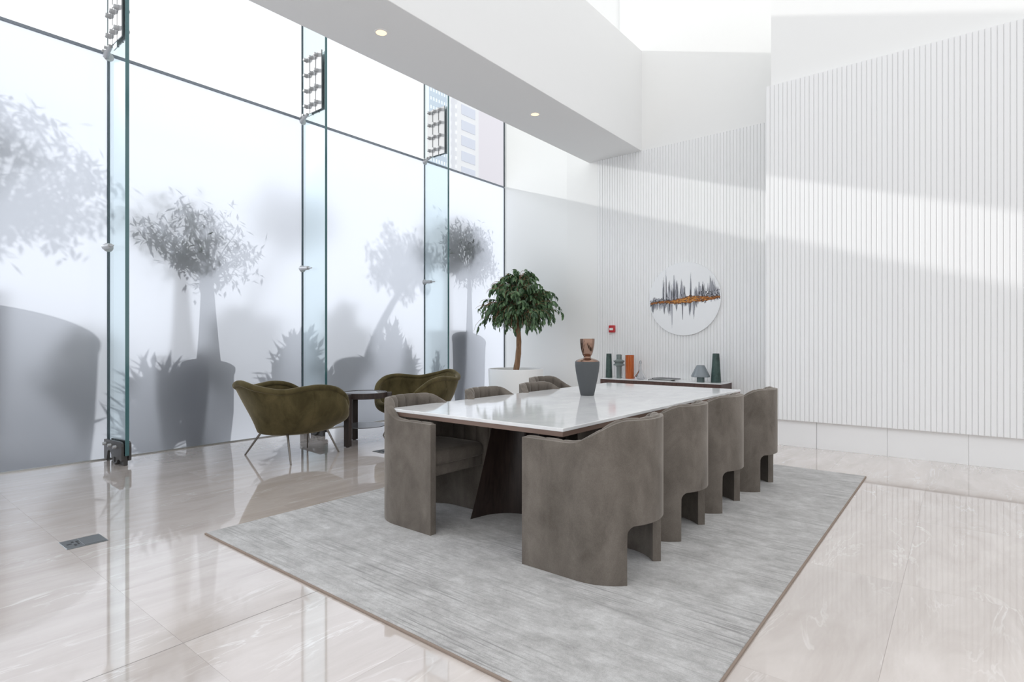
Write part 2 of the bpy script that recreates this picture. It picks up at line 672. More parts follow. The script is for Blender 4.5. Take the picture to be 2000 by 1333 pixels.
# ------------------------------------------------------------------ structure: glazing
for k, (a, b) in enumerate(zip(BAYS, BAYS[1:])):
    w = empty('window_%d' % (k + 1), (GX, (a + b) / 2, 0))
    tag(w, 'tall glazed bay, frosted below and clear above the transom', 'window', 'glazed bays of the facade', 'structure')
    L_ = (b - a) / 2
    me = bpy.data.meshes.new('frosted_pane')
    me.from_pydata([(-0.004, -L_ + 0.011, 0.010), (-0.004, L_ - 0.011, 0.010), (-0.004, L_ - 0.011, ZT - 0.012), (-0.004, -L_ + 0.011, ZT - 0.012)], [], [(0, 1, 2, 3)])
    me.materials.append(FROST)
    new_obj('frosted_pane', me, w)
    me = bpy.data.meshes.new('clear_pane')
    me.from_pydata([(-0.004, -L_ + 0.011, ZT + 0.016), (-0.004, L_ - 0.011, ZT + 0.016), (-0.004, L_ - 0.011, 9.5), (-0.004, -L_ + 0.011, 9.5)], [], [(0, 1, 2, 3)])
    me.materials.append(GLASS)
    new_obj('clear_pane', me, w)
    MB().box(-0.014, 0.004, L_ - 0.012, L_ + 0.012, 0.0, ZT - 0.014).build('joint', JOINT, w)
    MB().box(-0.014, 0.004, L_ - 0.010, L_ + 0.010, ZT + 0.016, 9.5).build('joint', JOINT, w)
tag(MB().box(GX - 0.016, GX + 0.006, BAYS[0], 8.21, ZT - 0.012, ZT + 0.016).build('trim_1', TRANSOM), 'grey horizontal seal line between frosted and clear glass', 'trim', kind='structure')
tag(MB().box(GX - 0.02, GX + 0.014, BAYS[0], 8.22, -0.002, 0.012).build('trim_2', CHANNEL), 'thin metal channel along the foot of the glass', 'trim', kind='structure')

# glass fins -----------------------------------------------------------
FD = 0.545


def make_fin():
    f = empty('glass_fin', (GX, 0, 0))
    MB().box(0.012, FD - 0.006, -0.016, 0.016, 0.10, 9.4).build('fin_panel', FINGLASS, f)
    MB().box(FD - 0.006, FD, -0.0165, 0.0165, 0.10, 9.4, 0.002, 1).build('fin_edge', FINEDGE, f)
    # splice plates with bolts
    for s in (-1, 1):
        sp = empty('splice_plate', (0, 0, 0))
        sp.parent = f
        for c in range(3):
            xa = 0.09 + c * 0.134
            MB().box(xa, xa + 0.118, min(s * 0.017, s * 0.027), max(s * 0.017, s * 0.027), 4.135, 4.87, 0.002, 1).build('plate_strip', STEEL, sp)
            MB().box(xa + 0.119, xa + 0.130, min(s * 0.017, s * 0.030), max(s * 0.017, s * 0.030), 4.13, 4.875, 0.002, 1).build('strip_edge', EDGESTEEL, sp)
        bolt = MB()
        bolt.tube((0, s * 0.027, 0), (0, s * 0.032, 0), 0.029, n=14)
        bolt.tube((0, s * 0.032, 0), (0, s * 0.062, 0), 0.024, 0.023, n=14)
        bolt.tube((0, s * 0.062, 0), (0, s * 0.070, 0), 0.023, 0.014, n=14)
        bme = bolt.mesh('bolt', STEEL, 40)
        for c in range(3):
            for r in range(4):
                b = new_obj('bolt', bme, sp)
                b.location = (0.14 + c * 0.118, 0, 4.24 + r * 0.2)
    # clamp at the transom
    m = MB()
    m.lathe([(0, 0), (0.044, 0), (0.046, 0.008), (0.030, 0.015), (0, 0.016)], 20)
    bmesh.ops.rotate(m.bm, verts=m.bm.verts, cent=(0, 0, 0), matrix=Matrix.Rotation(PI / 2, 3, 'Y'))
    bmesh.ops.translate(m.bm, verts=m.bm.verts, vec=(0.0, 0, 4.09))
    m.path([(0.02, -0.03, 4.08), (0.08, -0.035, 4.10), (0.17, -0.03, 4.135)], [0.028, 0.026, 0.02], 10)
    m.tube((0.06, -0.03, 4.11), (0.06, -0.075, 4.11), 0.014)
    m.tube((0.12, -0.03, 4.125), (0.12, -0.075, 4.125), 0.014)
    m.build('transom_clamp', STEEL, f, 40)
    # spider at mid height
    m = MB()
    m.lathe([(0, 0), (0.044, 0), (0.046, 0.008), (0.030, 0.014), (0, 0.015)], 20)
    bmesh.ops.rotate(m.bm, verts=m.bm.verts, cent=(0, 0, 0), matrix=Matrix.Rotation(PI / 2, 3, 'Y'))
    bmesh.ops.translate(m.bm, verts=m.bm.verts, vec=(0.0, -0.005, 2.15))
    m.tube((0.02, -0.036, 2.15), (0.13, -0.038, 2.145), 0.030, 0.024)
    m.tube((0.13, -0.038, 2.145), (0.20, -0.038, 2.142), 0.028, 0.024)
    m.tube((0.20, -0.038, 2.142), (0.275, -0.038, 2.138), 0.012, 0.008)
    m.build('spider_clamp', STEEL, f, 40)
    # floor shoe
    sh = empty('floor_shoe', (0, 0, 0))
    sh.parent = f

    def arc(cx, cz, rx, rz, a0, a1, n=8):
        return [(cx + rx * math.cos(math.radians(a0 + (a1 - a0) * i / n)), cz + rz * math.sin(math.radians(a0 + (a1 - a0) * i / n))) for i in range(n + 1)]
    out = [(0.012, 0.02), (0.012, 0.21), (0.48, 0.23)] + [(0.515, 0.215), (0.52, 0.19), (0.52, 0.055), (0.50, 0.045), (0.455, 0.06)]
    out += [(0.41, 0.05), (0.375, 0.005)] + arc(0.32, 0.03, 0.055, 0.028, -10, -170) + [(0.255, 0.05), (0.215, 0.10), (0.165, 0.12), (0.12, 0.10), (0.10, 0.04), (0.09, 0.004)]
    for s in (-1, 1):
        pm = MB()
        pm.prism(out, 'y', s * 0.020, s * 0.042)
        pm.build('shoe_plate', DARKSTEEL, sh)
        for bx in (0.07, 0.22, 0.37):
            bm_ = MB()
            bm_.tube((bx, s * 0.042, 0.172), (bx, s * 0.07, 0.172), 0.018, 0.016, 12)
            bm_.build('bolt', STEEL, sh, 40)
        pn = MB()
        pn.tube((0.32, s * 0.042, 0.045), (0.32, s * 0.05, 0.045), 0.024, 0.024, 16)
        pn.build('pivot_pin', DARKSTEEL, sh, 40)
    MB().box(0.22, 0.50, -0.019, 0.019, 0.0, 0.095, 0.004, 1).build('foot_block', DARKSTEEL, sh)
    return f


fin0 = make_fin()
fin_names = {0: 'clear glass fin with steel splice plate beside the big dark terrace pot', 1: 'clear glass fin with steel splice plate behind the olive armchair and side table',
             2: 'clear glass fin with steel splice plate between the far armchair and the indoor tree'}
first = True
for k, y in enumerate(BAYS[1:6]):
    if k == 0:
        continue
    f = fin0 if first else copy_tree(fin0)
    first = False
    f.location = (GX, y, 0)
    tag(f, fin_names.get(k - 2, 'clear glass fin further along the facade beyond the big dark terrace pot'), 'glass fin', 'glass fins along the facade')

# ------------------------------------------------------------------ rug
rg = empty('area_rug', (-2.155, 3.655, 0))
tag(rg, 'pale grey streaked rectangular rug under the dining table', 'rug')
MB().box(-1.495, 1.495, -2.13, 2.13, 0.0005, 0.014, 0.004, 2).build('pile', RUG, rg, 50)
m = MB()
for (xa, xb, ya, yb) in ((-1.503, 1.503, -2.138, -2.128), (-1.503, 1.503, 2.128, 2.138), (-1.503, -1.493, -2.128, 2.128), (1.493, 1.503, -2.128, 2.128)):
    m.box(xa, xb, ya, yb, 0.0, 0.0105, 0.002, 1)
m.build('binding', RUG_EDGE, rg)
RZ = 0.014

# ------------------------------------------------------------------ dining table
TX0, TX1, TY0, TY1, TZ = -2.985, -1.60, 2.415, 5.385, 0.75
tb = empty('dining_table', (-2.2925, 3.9, RZ))
tag(tb, 'long rectangular dining table with white marble top and dark wooden base', 'table')
hx, hy = (TX1 - TX0) / 2, (TY1 - TY0) / 2
z = TZ - RZ
MB().box(-hx, hx, -hy, hy, z - 0.020, z, 0.003, 2).build('marble_top', TABLE_M, tb)
m = MB()
a = [m.bm.verts.new(p) for p in ((-hx + .004, -hy + .004, z - .020), (hx - .004, -hy + .004, z - .020), (hx - .004, hy - .004, z - .020), (-hx + .004, hy - .004, z - .020))]
b = [m.bm.verts.new(p) for p in ((-hx + .006, -hy + .006, z - .046), (hx - .006, -hy + .006, z - .046), (hx - .006, hy - .006, z - .046), (-hx + .006, hy - .006, z - .046))]
c = [m.bm.verts.new(p) for p in ((-hx + .20, -hy + .20, z - .047), (hx - .20, -hy + .20, z - .047), (hx - .20, hy - .20, z - .047), (-hx + .20, hy - .20, z - .047))]
for i in range(4):
    j = (i + 1) % 4
    m.bm.faces.new((a[i], a[j], b[j], b[i]))
    m.bm.faces.new((b[i], b[j], c[j], c[i]))
m.bm.faces.new(a[::-1])
m.bm.faces.new(c)
m.build('edge_frame', BRONZE, tb)


def base_panel(sgn):
    """curved, upward-tapering pedestal panel; hollow side to the table's end"""
    m = MB()
    nz, nu = 8, 20
    H = z - 0.046
    rows = {}
    for side, off in (('o', 0.0), ('i', 0.035)):
        for k in range(nz + 1):
            t = k / nz
            w = 0.255 - 0.125 * t ** 0.9
            sag = 0.31 - 0.10 * t
            ye = -1.165 + 0.10 * t
            row = []
            for i in range(nu + 1):
                u = -1 + 2 * i / nu
                yy = ye + sag * math.sqrt(max(0, 1 - abs(u) ** 2.2)) + off * (1 - 0.55 * abs(u) ** 3)
                row.append(m.bm.verts.new((u * w, sgn * -1 * -yy if sgn > 0 else -yy, H * t)))
            rows[side, k] = row
    for k in range(nz):
        for i in range(nu):
            for sd in 'oi':
                A, B = rows[sd, k], rows[sd, k + 1]
                m.bm.faces.new((A[i], A[i + 1], B[i + 1], B[i]))
        for e in (0, nu):
            m.bm.faces.new((rows['o', k][e], rows['o', k + 1][e], rows['i', k + 1][e], rows['i', k][e]))
    for k in (0, nz):
        for i in range(nu):
            m.bm.faces.new((rows['o', k][i], rows['o', k][i + 1], rows['i', k][i + 1], rows['i', k][i]))
    return m.build('pedestal', BROWN, tb, 45)


base_panel(1)
base_panel(-1)
MB().box(-0.05, 0.05, -0.86, 0.86, 0.50, 0.685, 0.004, 1).build('spine_beam', BROWN, tb)

# ------------------------------------------------------------------ dining chairs
R0, LS = 0.30, 0.335
TOT = 2 * LS + PI * R0


def upath(a, off=0.0):
    """a: signed arc length from the back centre; off: inward offset -> (x, y)"""
    r = R0 - off
    h = PI * R0 / 2
    if abs(a) <= h:
        t = a / R0
        return (-r * math.cos(t), r * math.sin(t))
    s = math.copysign(1, a)
    return (abs(a) - h, s * (r + (abs(a) - h) * 0.0))


def chair_top(a):
    a = abs(a)
    return 0.675 + 0.123 * (1 - sstep(0.20, 0.52, a))


AMAX = TOT / 2
OP, ARC_R, ARCH = 0.212, 0.045, 0.285


def chair_shell():
    cols = []
    n = 26
    for i in range(n + 1):
        cols.append(-AMAX + (AMAX - OP) * i / n)
    cc = [-OP + ARC_R * (1 - math.cos(PI / 2 * k / 6)) for k in range(1, 7)]
    mid = [-(OP - ARC_R) + 2 * (OP - ARC_R) * k / 10 for k in range(1, 10)]
    right = [-c for c in (cc + [])][::-1]
    cols = cols + cc + mid + right + [-c for c in cols[::-1]]
    bm = bmesh.new()
    n1, n2, n3 = 5, 4, 12
    grid = []
    for a in cols:
        T = chair_top(a)
        d = OP - abs(a)
        if d <= 1e-6:
            b2 = ARCH - ARC_R
        elif d < ARC_R:
            q = 1 - d / ARC_R
            b2 = ARCH - ARC_R + ARC_R * math.sqrt(max(0, 1 - q * q))
        else:
            b2 = ARCH
        x_, y_ = upath(a)
        col = {}
        if d <= 1e-6:
            for k in range(n1):
                col[k] = bm.verts.new((x_, y_, (ARCH - ARC_R) * k / n1))
        if b2 < ARCH - 1e-6:
            for k in range(n2):
                col[n1 + k] = bm.verts.new((x_, y_, b2 + (ARCH - b2) * k / n2))
        for k in range(n3 + 1):
            col[n1 + n2 + k] = bm.verts.new((x_, y_, ARCH + (T - ARCH) * k / n3))
        grid.append(col)
    for A, B in zip(grid, grid[1:]):
        for k in range(n1 + n2 + n3):
            q = [A.get(k), B.get(k), B.get(k + 1), A.get(k + 1)]
            if None not in q:
                bm.faces.new(q)
            elif q.count(None) == 1:
                bm.faces.new([v for v in q if v is not None])
    bmesh.ops.recalc_face_normals(bm, faces=bm.faces)
    me = bpy.data.meshes.new('shell')
    bm.to_mesh(me)
    bm.free()
    me.materials.append(VELVET)
    o = new_obj('shell', me)
    s = o.modifiers.new('s', 'SOLIDIFY')
    s.thickness = 0.045
    s.offset = -1 if me.polygons[len(me.polygons) // 2].normal.dot(Vector((-1, 0, 0))) > 0 else 1
    b = o.modifiers.new('b', 'BEVEL')
    b.width = 0.011
    b.segments = 3
    b.limit_method = 'ANGLE'
    b.angle_limit = math.radians(50)
    apply_mods(o)
    for p in o.data.polygons:
        p.use_smooth = True
    o.data.set_sharp_from_angle(angle=math.radians(60))
    return o


def chair_lining():
    """padded vertical channels inside the tub, rolled over the top edge"""
    NCH = 14
    sub = 8
    A0 = AMAX - 0.012
    cols = []
    for i in range(NCH * sub + 1):
        a = -A0 + 2 * A0 * i / (NCH * sub)
        ph = (i % sub) / sub
        cols.append((a, math.sin(PI * ph) ** 0.4 if ph else 0.0))
    bm = bmesh.new()
    grid = []
    for a, bl in cols:
        T = chair_top(a) - 0.004
        D = 0.055 + 0.016 * bl
        pts = [(0.040, 0.05)] if False else []
        pts = [(D, 0.33 + (T - 0.035 - 0.33) * k / 6) for k in range(7)]
        rr = 0.019 + 0.008 * bl
        o1 = 0.006
        c_ = (D + o1) / 2
        for k in range(1, 9):
            t = PI * k / 8
            pts.append((c_ + (D - o1) / 2 * math.cos(t), T - 0.035 + 0.035 * min(1, k / 4) * 0 + (0.035 + rr * 0.5) * math.sin(t) if k < 8 else T - 0.012))
        row = []
        for d, zz in pts:
            x_, y_ = upath(a, d)
            row.append(bm.verts.new((x_, y_, zz)))
        grid.append(row)
    for A, B in zip(grid, grid[1:]):
        for k in range(len(A) - 1):
            bm.faces.new((A[k], B[k], B[k + 1], A[k + 1]))
    for row in (grid[0], grid[-1]):
        bm.faces.new(row)
    bmesh.ops.recalc_face_normals(bm, faces=bm.faces)
    me = bpy.data.meshes.new('channel_lining')
    bm.to_mesh(me)
    bm.free()
    me.materials.append(VELVET)
    for p in me.polygons:
        p.use_smooth = True
    me.set_sharp_from_angle(angle=math.radians(75))
    return new_obj('channel_lining', me)


def dshape(xf, hw, r_back, n=20, round_f=0.03):
    pts = []
    for k in range(5):
        t = PI / 2 * k / 4
        pts.append((xf - round_f + round_f * math.sin(t), -hw + round_f - round_f * math.cos(t)))
    for k in range(5):
        t = PI / 2 * k / 4
        pts.append((xf - round_f + round_f * math.cos(t), hw - round_f + round_f * math.sin(t)))
    for k in range(n + 1):
        t = PI / 2 + PI * k / n
        pts.append((r_back * math.cos(t), hw * math.sin(t)))
    return pts


def seat_solid(name, xf, hw, z0, z1, bev, dome=0.0):
    m = MB()
    m.prism(dshape(xf, hw, hw), 'z', z0, z1)
    es = [e for e in m.bm.edges if abs(e.verts[0].co.z - e.verts[1].co.z) < 1e-6]
    bmesh.ops.bevel(m.bm, geom=es, offset=bev, segments=4, affect='EDGES', profile=0.5)
    top = [f for f in m.bm.faces if f.normal.z > 0.99 or (f.calc_center_median().z > z1 - 1e-4)]
    if dome:
        big = max(m.bm.faces, key=lambda f: f.calc_area() if f.calc_center_median().z > z1 - 1e-4 else 0)
        r = bmesh.ops.inset_region(m.bm, faces=[big], thickness=0.06, depth=dome)
    o = m.build(name, VELVET, None, 50)
    return o


ch0 = empty('dining_chair')
chair_shell().parent = ch0
chair_lining().parent = ch0
seat_solid('seat_frame', 0.285, 0.252, 0.335, 0.41, 0.012).parent = ch0
m = MB()
rows_ = []
for sc_, zz in ((0.93, 0.405), (0.985, 0.412), (1.0, 0.43), (1.0, 0.455), (0.985, 0.476), (0.94, 0.490), (0.85, 0.498), (0.6, 0.504), (0.25, 0.507)):
    rows_.append([m.bm.verts.new((0.05 + (px - 0.05) * sc_, py * sc_, zz)) for px, py in dshape(0.305, 0.236, 0.236, 20, 0.045)])
for A, B in zip(rows_, rows_[1:]):
    for i in range(len(A)):
        j = (i + 1) % len(A)
        m.bm.faces.new((A[i], A[j], B[j], B[i]))
m.bm.faces.new(rows_[0][::-1])
m.bm.faces.new(rows_[-1])
m.build('seat_cushion', VELVET, ch0, 60)
XR, XL = -1.49, -2.855
spots = [
    (XR, 2.66, PI, 'taupe velvet barrel chair at the table corner closest to the rug edge, back turned outward'),
    (XR - 0.03, 3.405, PI, 'second taupe velvet barrel chair in the row facing the glass wall'),
    (XR - 0.02, 4.105, PI, 'third taupe velvet barrel chair in the row facing the glass wall'),
    (XR + 0.03, 4.845, PI, 'last taupe velvet barrel chair in the row, beside the slatted wall'),
    (XL, 2.65, 0, 'taupe velvet barrel chair pushed under the table beside the olive armchairs, seat showing'),
    (XL, 3.44, 0, 'second taupe velvet barrel chair in the row with backs to the glass wall'),
    (XL, 4.14, 0, 'third taupe velvet barrel chair in the row with backs to the glass'),
    (XL - 0.44, 4.87, 0, 'taupe velvet barrel chair pulled back from the table, nearest the white planter'),
]
for k, (x, y, r, lab) in enumerate(spots):
    o = ch0 if k == 0 else copy_tree(ch0)
    o.location = (x, y, RZ)
    o.rotation_euler = (0, 0, r)
    tag(o, lab, 'chair', 'velvet dining chairs around the table')

# ------------------------------------------------------------------ vase on the table
v = empty('table_vase', (-2.418, 4.012, TZ))
tag(v, 'tall slate grey vase with shiny copper neck and cup on the dining table', 'vase')
MB().lathe([(0, 0), (0.052, 0), (0.056, 0.004), (0.070, 0.07), (0.084, 0.14), (0.095, 0.20), (0.1005, 0.25), (0.1005, 0.278), (0.098, 0.281), (0, 0.281)], 48).build('body', SLATE, v, 40)
MB().lathe([(0, 0.279), (0.099, 0.279), (0.097, 0.284), (0.075, 0.298), (0.045, 0.306), (0.031, 0.311), (0.029, 0.318), (0.031, 0.326), (0.035, 0.331),
            (0.038, 0.334), (0.046, 0.358), (0.054, 0.392), (0.0595, 0.430), (0.061, 0.455), (0.0605, 0.470), (0.057, 0.470), (0.054, 0.43), (0.03, 0.36), (0, 0.345)], 48).build('copper_cup', COPPER, v, 50)

# ------------------------------------------------------------------ olive armchairs
RIM = [(0, 0.50, 0.40), (20, 0.52, 0.415), (38, 0.53, 0.50), (52, 0.535, 0.615), (68, 0.50, 0.700), (90, 0.455, 0.730), (112, 0.45, 0.716), (135, 0.51, 0.698), (158, 0.570, 0.738), (180, 0.590, 0.785)]


def rim(th):
    t = math.degrees(abs((th + PI) % (2 * PI) - PI))
    R_, Z_ = interp(RIM, t)
    return R_, Z_


def lounge_base(th):
    c, s = math.cos(th), math.sin(th)
    return 1 / math.sqrt((c / 0.48) ** 2 + (s / 0.345) ** 2) + 0.03 * c


def lounge_pt(th, v, inset=0.0):
    R_, Z_ = rim(th)
    rb = lounge_base(th)
    zb = 0.285
    # lower bowl
    if v < 0.35:
        t = v / 0.35
        r = rb * 0.86 * math.sin(t * PI / 2)
        z_ = 0.225 + (zb - 0.225) * (1 - math.cos(t * PI / 2))
    else:
        t = (v - 0.35) / 0.65
        ra = rb * 0.86
        back = max(0.0, -math.cos(th)) ** 2
        e = 2.8 - 1.6 * back
        r = ra + (R_ - ra) * (1 - (1 - t) ** e)
        r += (0.030 * (1 - back)) * math.sin(PI * t) - 0.035 * back * math.sin(PI * t)
        z_ = zb + (Z_ - zb) * t
    return (r - inset) * math.cos(th), (r - inset) * math.sin(th), z_


def make_lounge():
    root = empty('armchair')
    NT, NV = 72, 22
    m = MB()
    rows = []
    bot = m.bm.verts.new((0, 0, 0.225))
    for k in range(1, NV + 1):
        rows.append([m.bm.verts.new(lounge_pt(2 * PI * i / NT, k / NV)) for i in range(NT)])
    # inner face
    inner = []
    for k in range(0, 15):
        t = k / 14
        row = []
        for i in range(NT):
            th = 2 * PI * i / NT
            x_, y_, z_ = lounge_pt(th, 1 - 0.62 * t, 0.045 if k else 0.02)
            z_ = z_ + (0.012 if k == 0 else 0)
            row.append(m.bm.verts.new((x_, y_, max(z_, 0.30))))
        inner.append(row)
    allr = rows + inner
    for i in range(NT):
        j = (i + 1) % NT
        m.bm.faces.new((bot, rows[0][j], rows[0][i]))
    for A, B in zip(allr, allr[1:]):
        for i in range(NT):
            j = (i + 1) % NT
            m.bm.faces.new((A[i], A[j], B[j], B[i]))
    m.bm.faces.new(inner[-1])
    m.build('tub_shell', OLIVE, root, 60)
    # rolled rim
    m = MB()
    ring = []
    n = 10
    pts = [Vector(lounge_pt(2 * PI * i / NT, 1.0, 0.012)) + Vector((0, 0, 0.004)) for i in range(NT)]
    for i in range(NT):
        d = (pts[(i + 1) % NT] - pts[i - 1]).normalized()
        up = Vector((0, 0, 1))
        sx = d.cross(up).normalized()
        up = sx.cross(d)
        ring.append([m.bm.verts.new(pts[i] + sx * math.cos(2 * PI * k / n) * 0.034 + up * math.sin(2 * PI * k / n) * 0.030) for k in range(n)])
    for i in range(NT):
        A, B = ring[i], ring[(i + 1) % NT]
        for k in range(n):
            q = (k + 1) % n
            m.bm.faces.new((A[k], A[q], B[q], B[k]))
    m.build('rim_roll', OLIVE, root, 80)
    # seat cushion
    m = MB()
    prof = []
    NTT = 48
    lay = [(0.90, 0.31), (0.985, 0.33), (1.0, 0.36), (0.99, 0.395), (0.95, 0.42), (0.8, 0.432), (0.4, 0.438)]
    rr = []
    for s, zz in lay:
        row = []
        for i in range(NTT):
            th = 2 * PI * i / NTT
            r = lounge_base(th) * 0.84
            row.append(m.bm.verts.new((r * s * math.cos(th), r * s * math.sin(th), zz)))
        rr.append(row)
    for A, B in zip(rr, rr[1:]):
        for i in range(NTT):
            j = (i + 1) % NTT
            m.bm.faces.new((A[i], A[j], B[j], B[i]))
    m.bm.faces.new(rr[0][::-1])
    m.bm.faces.new(rr[-1])
    m.build('seat_cushion', OLIVE, root, 60)
    # legs
    for (lx, ly, tx, ty) in ((-0.335, 0.40, -0.245, 0.20), (-0.285, -0.415, -0.20, -0.20), (0.37, -0.24, 0.27, -0.15), (0.30, 0.26, 0.24, 0.15)):
        m = MB()
        m.tube((lx, ly, 0.0), (tx, ty, 0.275), 0.0085, 0.0125, 12)
        m.build('leg', LEGSTEEL, root, 40)
    # seam on each flank
    for s in (-1, 1):
        m = MB()
        pp = [Vector(lounge_pt(s * math.radians(97), 0.36 + 0.60 * k / 14, -0.0005)) for k in range(15)]
        m.path(pp, [0.0022] * 15, 6)
        m.build('seam', OLIVE, root, 60)
    return root


lg = make_lounge()
lg.location = (-5.48, 3.18, 0)
lg.rotation_euler = (0, 0, PI / 2)
tag(lg, 'olive velvet tub armchair on thin metal legs, back towards the dark tree pot', 'armchair', 'olive armchairs by the glass wall')
lg2 = copy_tree(lg)
lg2.location = (-5.50, 4.91, 0)
lg2.rotation_euler = (0, 0, -PI / 2)
tag(lg2, 'olive velvet tub armchair between the side table and the indoor tree, its inside visible', 'armchair', 'olive armchairs by the glass wall')

# ------------------------------------------------------------------ side table
sd = empty('side_table', (-5.48, 4.06, 0))
tag(sd, 'round dark brown side table with three posts between the olive armchairs', 'table')
m = MB()
m.lathe([(0.0, 0.535), (0.255, 0.535), (0.262, 0.54), (0.262, 0.598), (0.258, 0.602), (0.248, 0.602), (0.246, 0.590), (0, 0.590)], 56)
m.build('rim_band', BROWN, sd, 40)
MB().lathe([(0, 0.588), (0.2455, 0.588), (0.2455, 0.597), (0, 0.597)], 48).build('inset_top', plain('smoked_top', (0.42, 0.43, 0.46), 0.06, spec=0.6), sd, 40)
MB().lathe([(0, 0.205), (0.245, 0.205), (0.248, 0.209), (0.245, 0.213), (0, 0.213)], 48).build('lower_shelf', plain('shelf_glass', (0.10, 0.10, 0.105), 0.05), sd, 40)
for deg in (-76, 168, 47):
    t = math.radians(deg)
    m = MB()
    m.box(-0.028, 0.028, -0.036, 0.036, 0.006, 0.596, 0.006, 2)
    m.lathe([(0, 0), (0.02, 0), (0.02, 0.007), (0, 0.007)], 12)
    o = m.build('post', BROWN, sd, 40)
    o.location = (0.287 * math.cos(t), 0.287 * math.sin(t), 0)
    o.rotation_euler = (0, 0, t)

# ------------------------------------------------------------------ planter and ficus
PX, PY = -5.575, 7.05
pl = empty('planter', (PX, PY, 0))
tag(pl, 'large round matt white planter in the corner holding the indoor tree', 'planter')
MB().lathe([(0, 0), (0.40, 0), (0.415, 0.006), (0.44, 0.75), (0.438, 0.756), (0.428, 0.758), (0.424, 0.752), (0.422, 0.70), (0, 0.70)], 64).build('pot', WHITE, pl, 40)
MB().lathe([(0, 0.722), (0.2, 0.72), (0.4225, 0.712), (0.4225, 0.70), (0, 0.70)], 40).build('soil', SOIL, pl, 60)

fc = empty('ficus_tree', (PX, PY, 0.715))
tag(fc, 'small ficus tree with dense green umbrella crown and bare trunk in the white planter', 'tree')
rt = random.Random(3)
trunk = MB()
tp = []
for k in range(11):
    t = k / 10
    tp.append((0.03 * math.sin(t * 3) + 0.045 * t, 0.02 * math.sin(t * 5), -0.01 + 0.98 * t))
trunk.path(tp, [0.047 - 0.018 * (k / 10) + 0.004 * (k % 2) for k in range(11)], 12)
trunk.build('trunk', BARK, fc, 60)
brm = MB()
leaves = []


def leaf_mesh(L_=0.08, W=0.034):
    me = bpy.data.meshes.new('leaf')
    v_ = [(0, 0, 0), (W * 0.42, 0.32 * L_, 0.006), (0, 0.40 * L_, -0.002), (-W * 0.42, 0.32 * L_, 0.006), (W * 0.42, 0.66 * L_, 0.002), (0, 0.7 * L_, -0.006), (-W * 0.42, 0.66 * L_, 0.002), (0, L_, -0.016)]
    f_ = [(0, 1, 2), (0, 2, 3), (1, 4, 5, 2), (3, 2, 5, 6), (4, 7, 5), (6, 5, 7)]
    me.from_pydata(v_, [], f_)
    return me, v_, f_


lme, lv, lf = leaf_mesh(0.080, 0.038)
lme.materials.append(LEAF)
for b in range(330):
    az = rt.uniform(0, 2 * PI)
    lift = rt.random() ** 1.25
    reach = 0.66 * math.sqrt(rt.uniform(0.06, 1.0)) * (1 - 0.72 * lift ** 2.0)
    if b >= 250:                  # short inner twigs hanging round the fork
        lift = rt.uniform(0.0, 0.12)
        reach = rt.uniform(0.10, 0.36)
    z0 = 0.58 + 0.32 * lift
    ztop = 1.06 + 0.56 * lift - 0.14 * (reach / 0.7) ** 2 + rt.uniform(-0.05, 0.05)
    p0 = Vector((0.045 * 0.7, 0, z0))
    p2 = Vector((reach * math.cos(az), reach * math.sin(az), ztop))
    p1 = Vector((reach * 0.35 * math.cos(az), reach * 0.35 * math.sin(az), max(z0 + 0.1, ztop + 0.03)))
    droop = rt.uniform(0.15, 0.55) * (0.45 + 0.55 * (reach / 0.7)) * (1 - 0.75 * lift)
    zend = rt.uniform(0.62, 0.92) + 0.9 * lift ** 1.2 if lift < 0.6 else ztop - droop
    p3 = p2 + Vector((0.05 * math.cos(az), 0.05 * math.sin(az), min(-0.05, zend - ztop)))
    pts = []
    for k in range(9):
        t = k / 8
        pts.append(p0 * (1 - t) ** 3 + p1 * 3 * t * (1 - t) ** 2 + p2 * 3 * t * t * (1 - t) + p3 * t ** 3)
    brm.path(pts, [0.007 - 0.0055 * k / 8 for k in range(9)], 5)
    nl = rt.randint(14, 20)
    for q in range(nl):
        t = 0.34 + 0.66 * q / (nl - 1)
        k = min(7, int(t * 8))
        u = t * 8 - k
        p = pts[k].lerp(pts[k + 1], u)
        d = (pts[k + 1] - pts[k]).normalized()
        side = rt.choice((-1, 1)) * rt.uniform(0.4, 1.1)
        dirv = (d * 0.7 + Vector((-d.y, d.x, 0)) * side + Vector((rt.uniform(-.4, .4), rt.uniform(-.4, .4), rt.uniform(-1.3, -0.1)))).normalized()
        q_ = dirv.to_track_quat('Y', 'Z')
        mt = Matrix.Translation(p) @ q_.to_matrix().to_4x4() @ Matrix.Rotation(rt.uniform(-1.0, 1.0), 4, 'Y') @ Matrix.Scale(rt.uniform(0.8, 1.25), 4)
        leaves.append(Matrix.Translation((0.045, 0.035, 0)) @ mt)
brm.build('branches', BARK, fc, 60)
eye = Vector((0, 0, EYE)) - Vector((PX, PY, 0.715))
leaves.sort(key=lambda mt: (mt.translation - eye).length)
for mt in leaves[:300]:
    o = new_obj('leaf', lme, fc)
    o.matrix_local = mt
vv, ff = [], []
for mt in leaves[300:]:
    b0 = len(vv)
    vv += [tuple(mt @ Vector(p)) for p in lv]
    ff += [tuple(b0 + i for i in f) for f in lf]
me = bpy.data.meshes.new('foliage')
me.from_pydata(vv, [], ff)
me.materials.append(LEAF)
o = new_obj('foliage', me, fc)
o['kind'] = 'stuff'

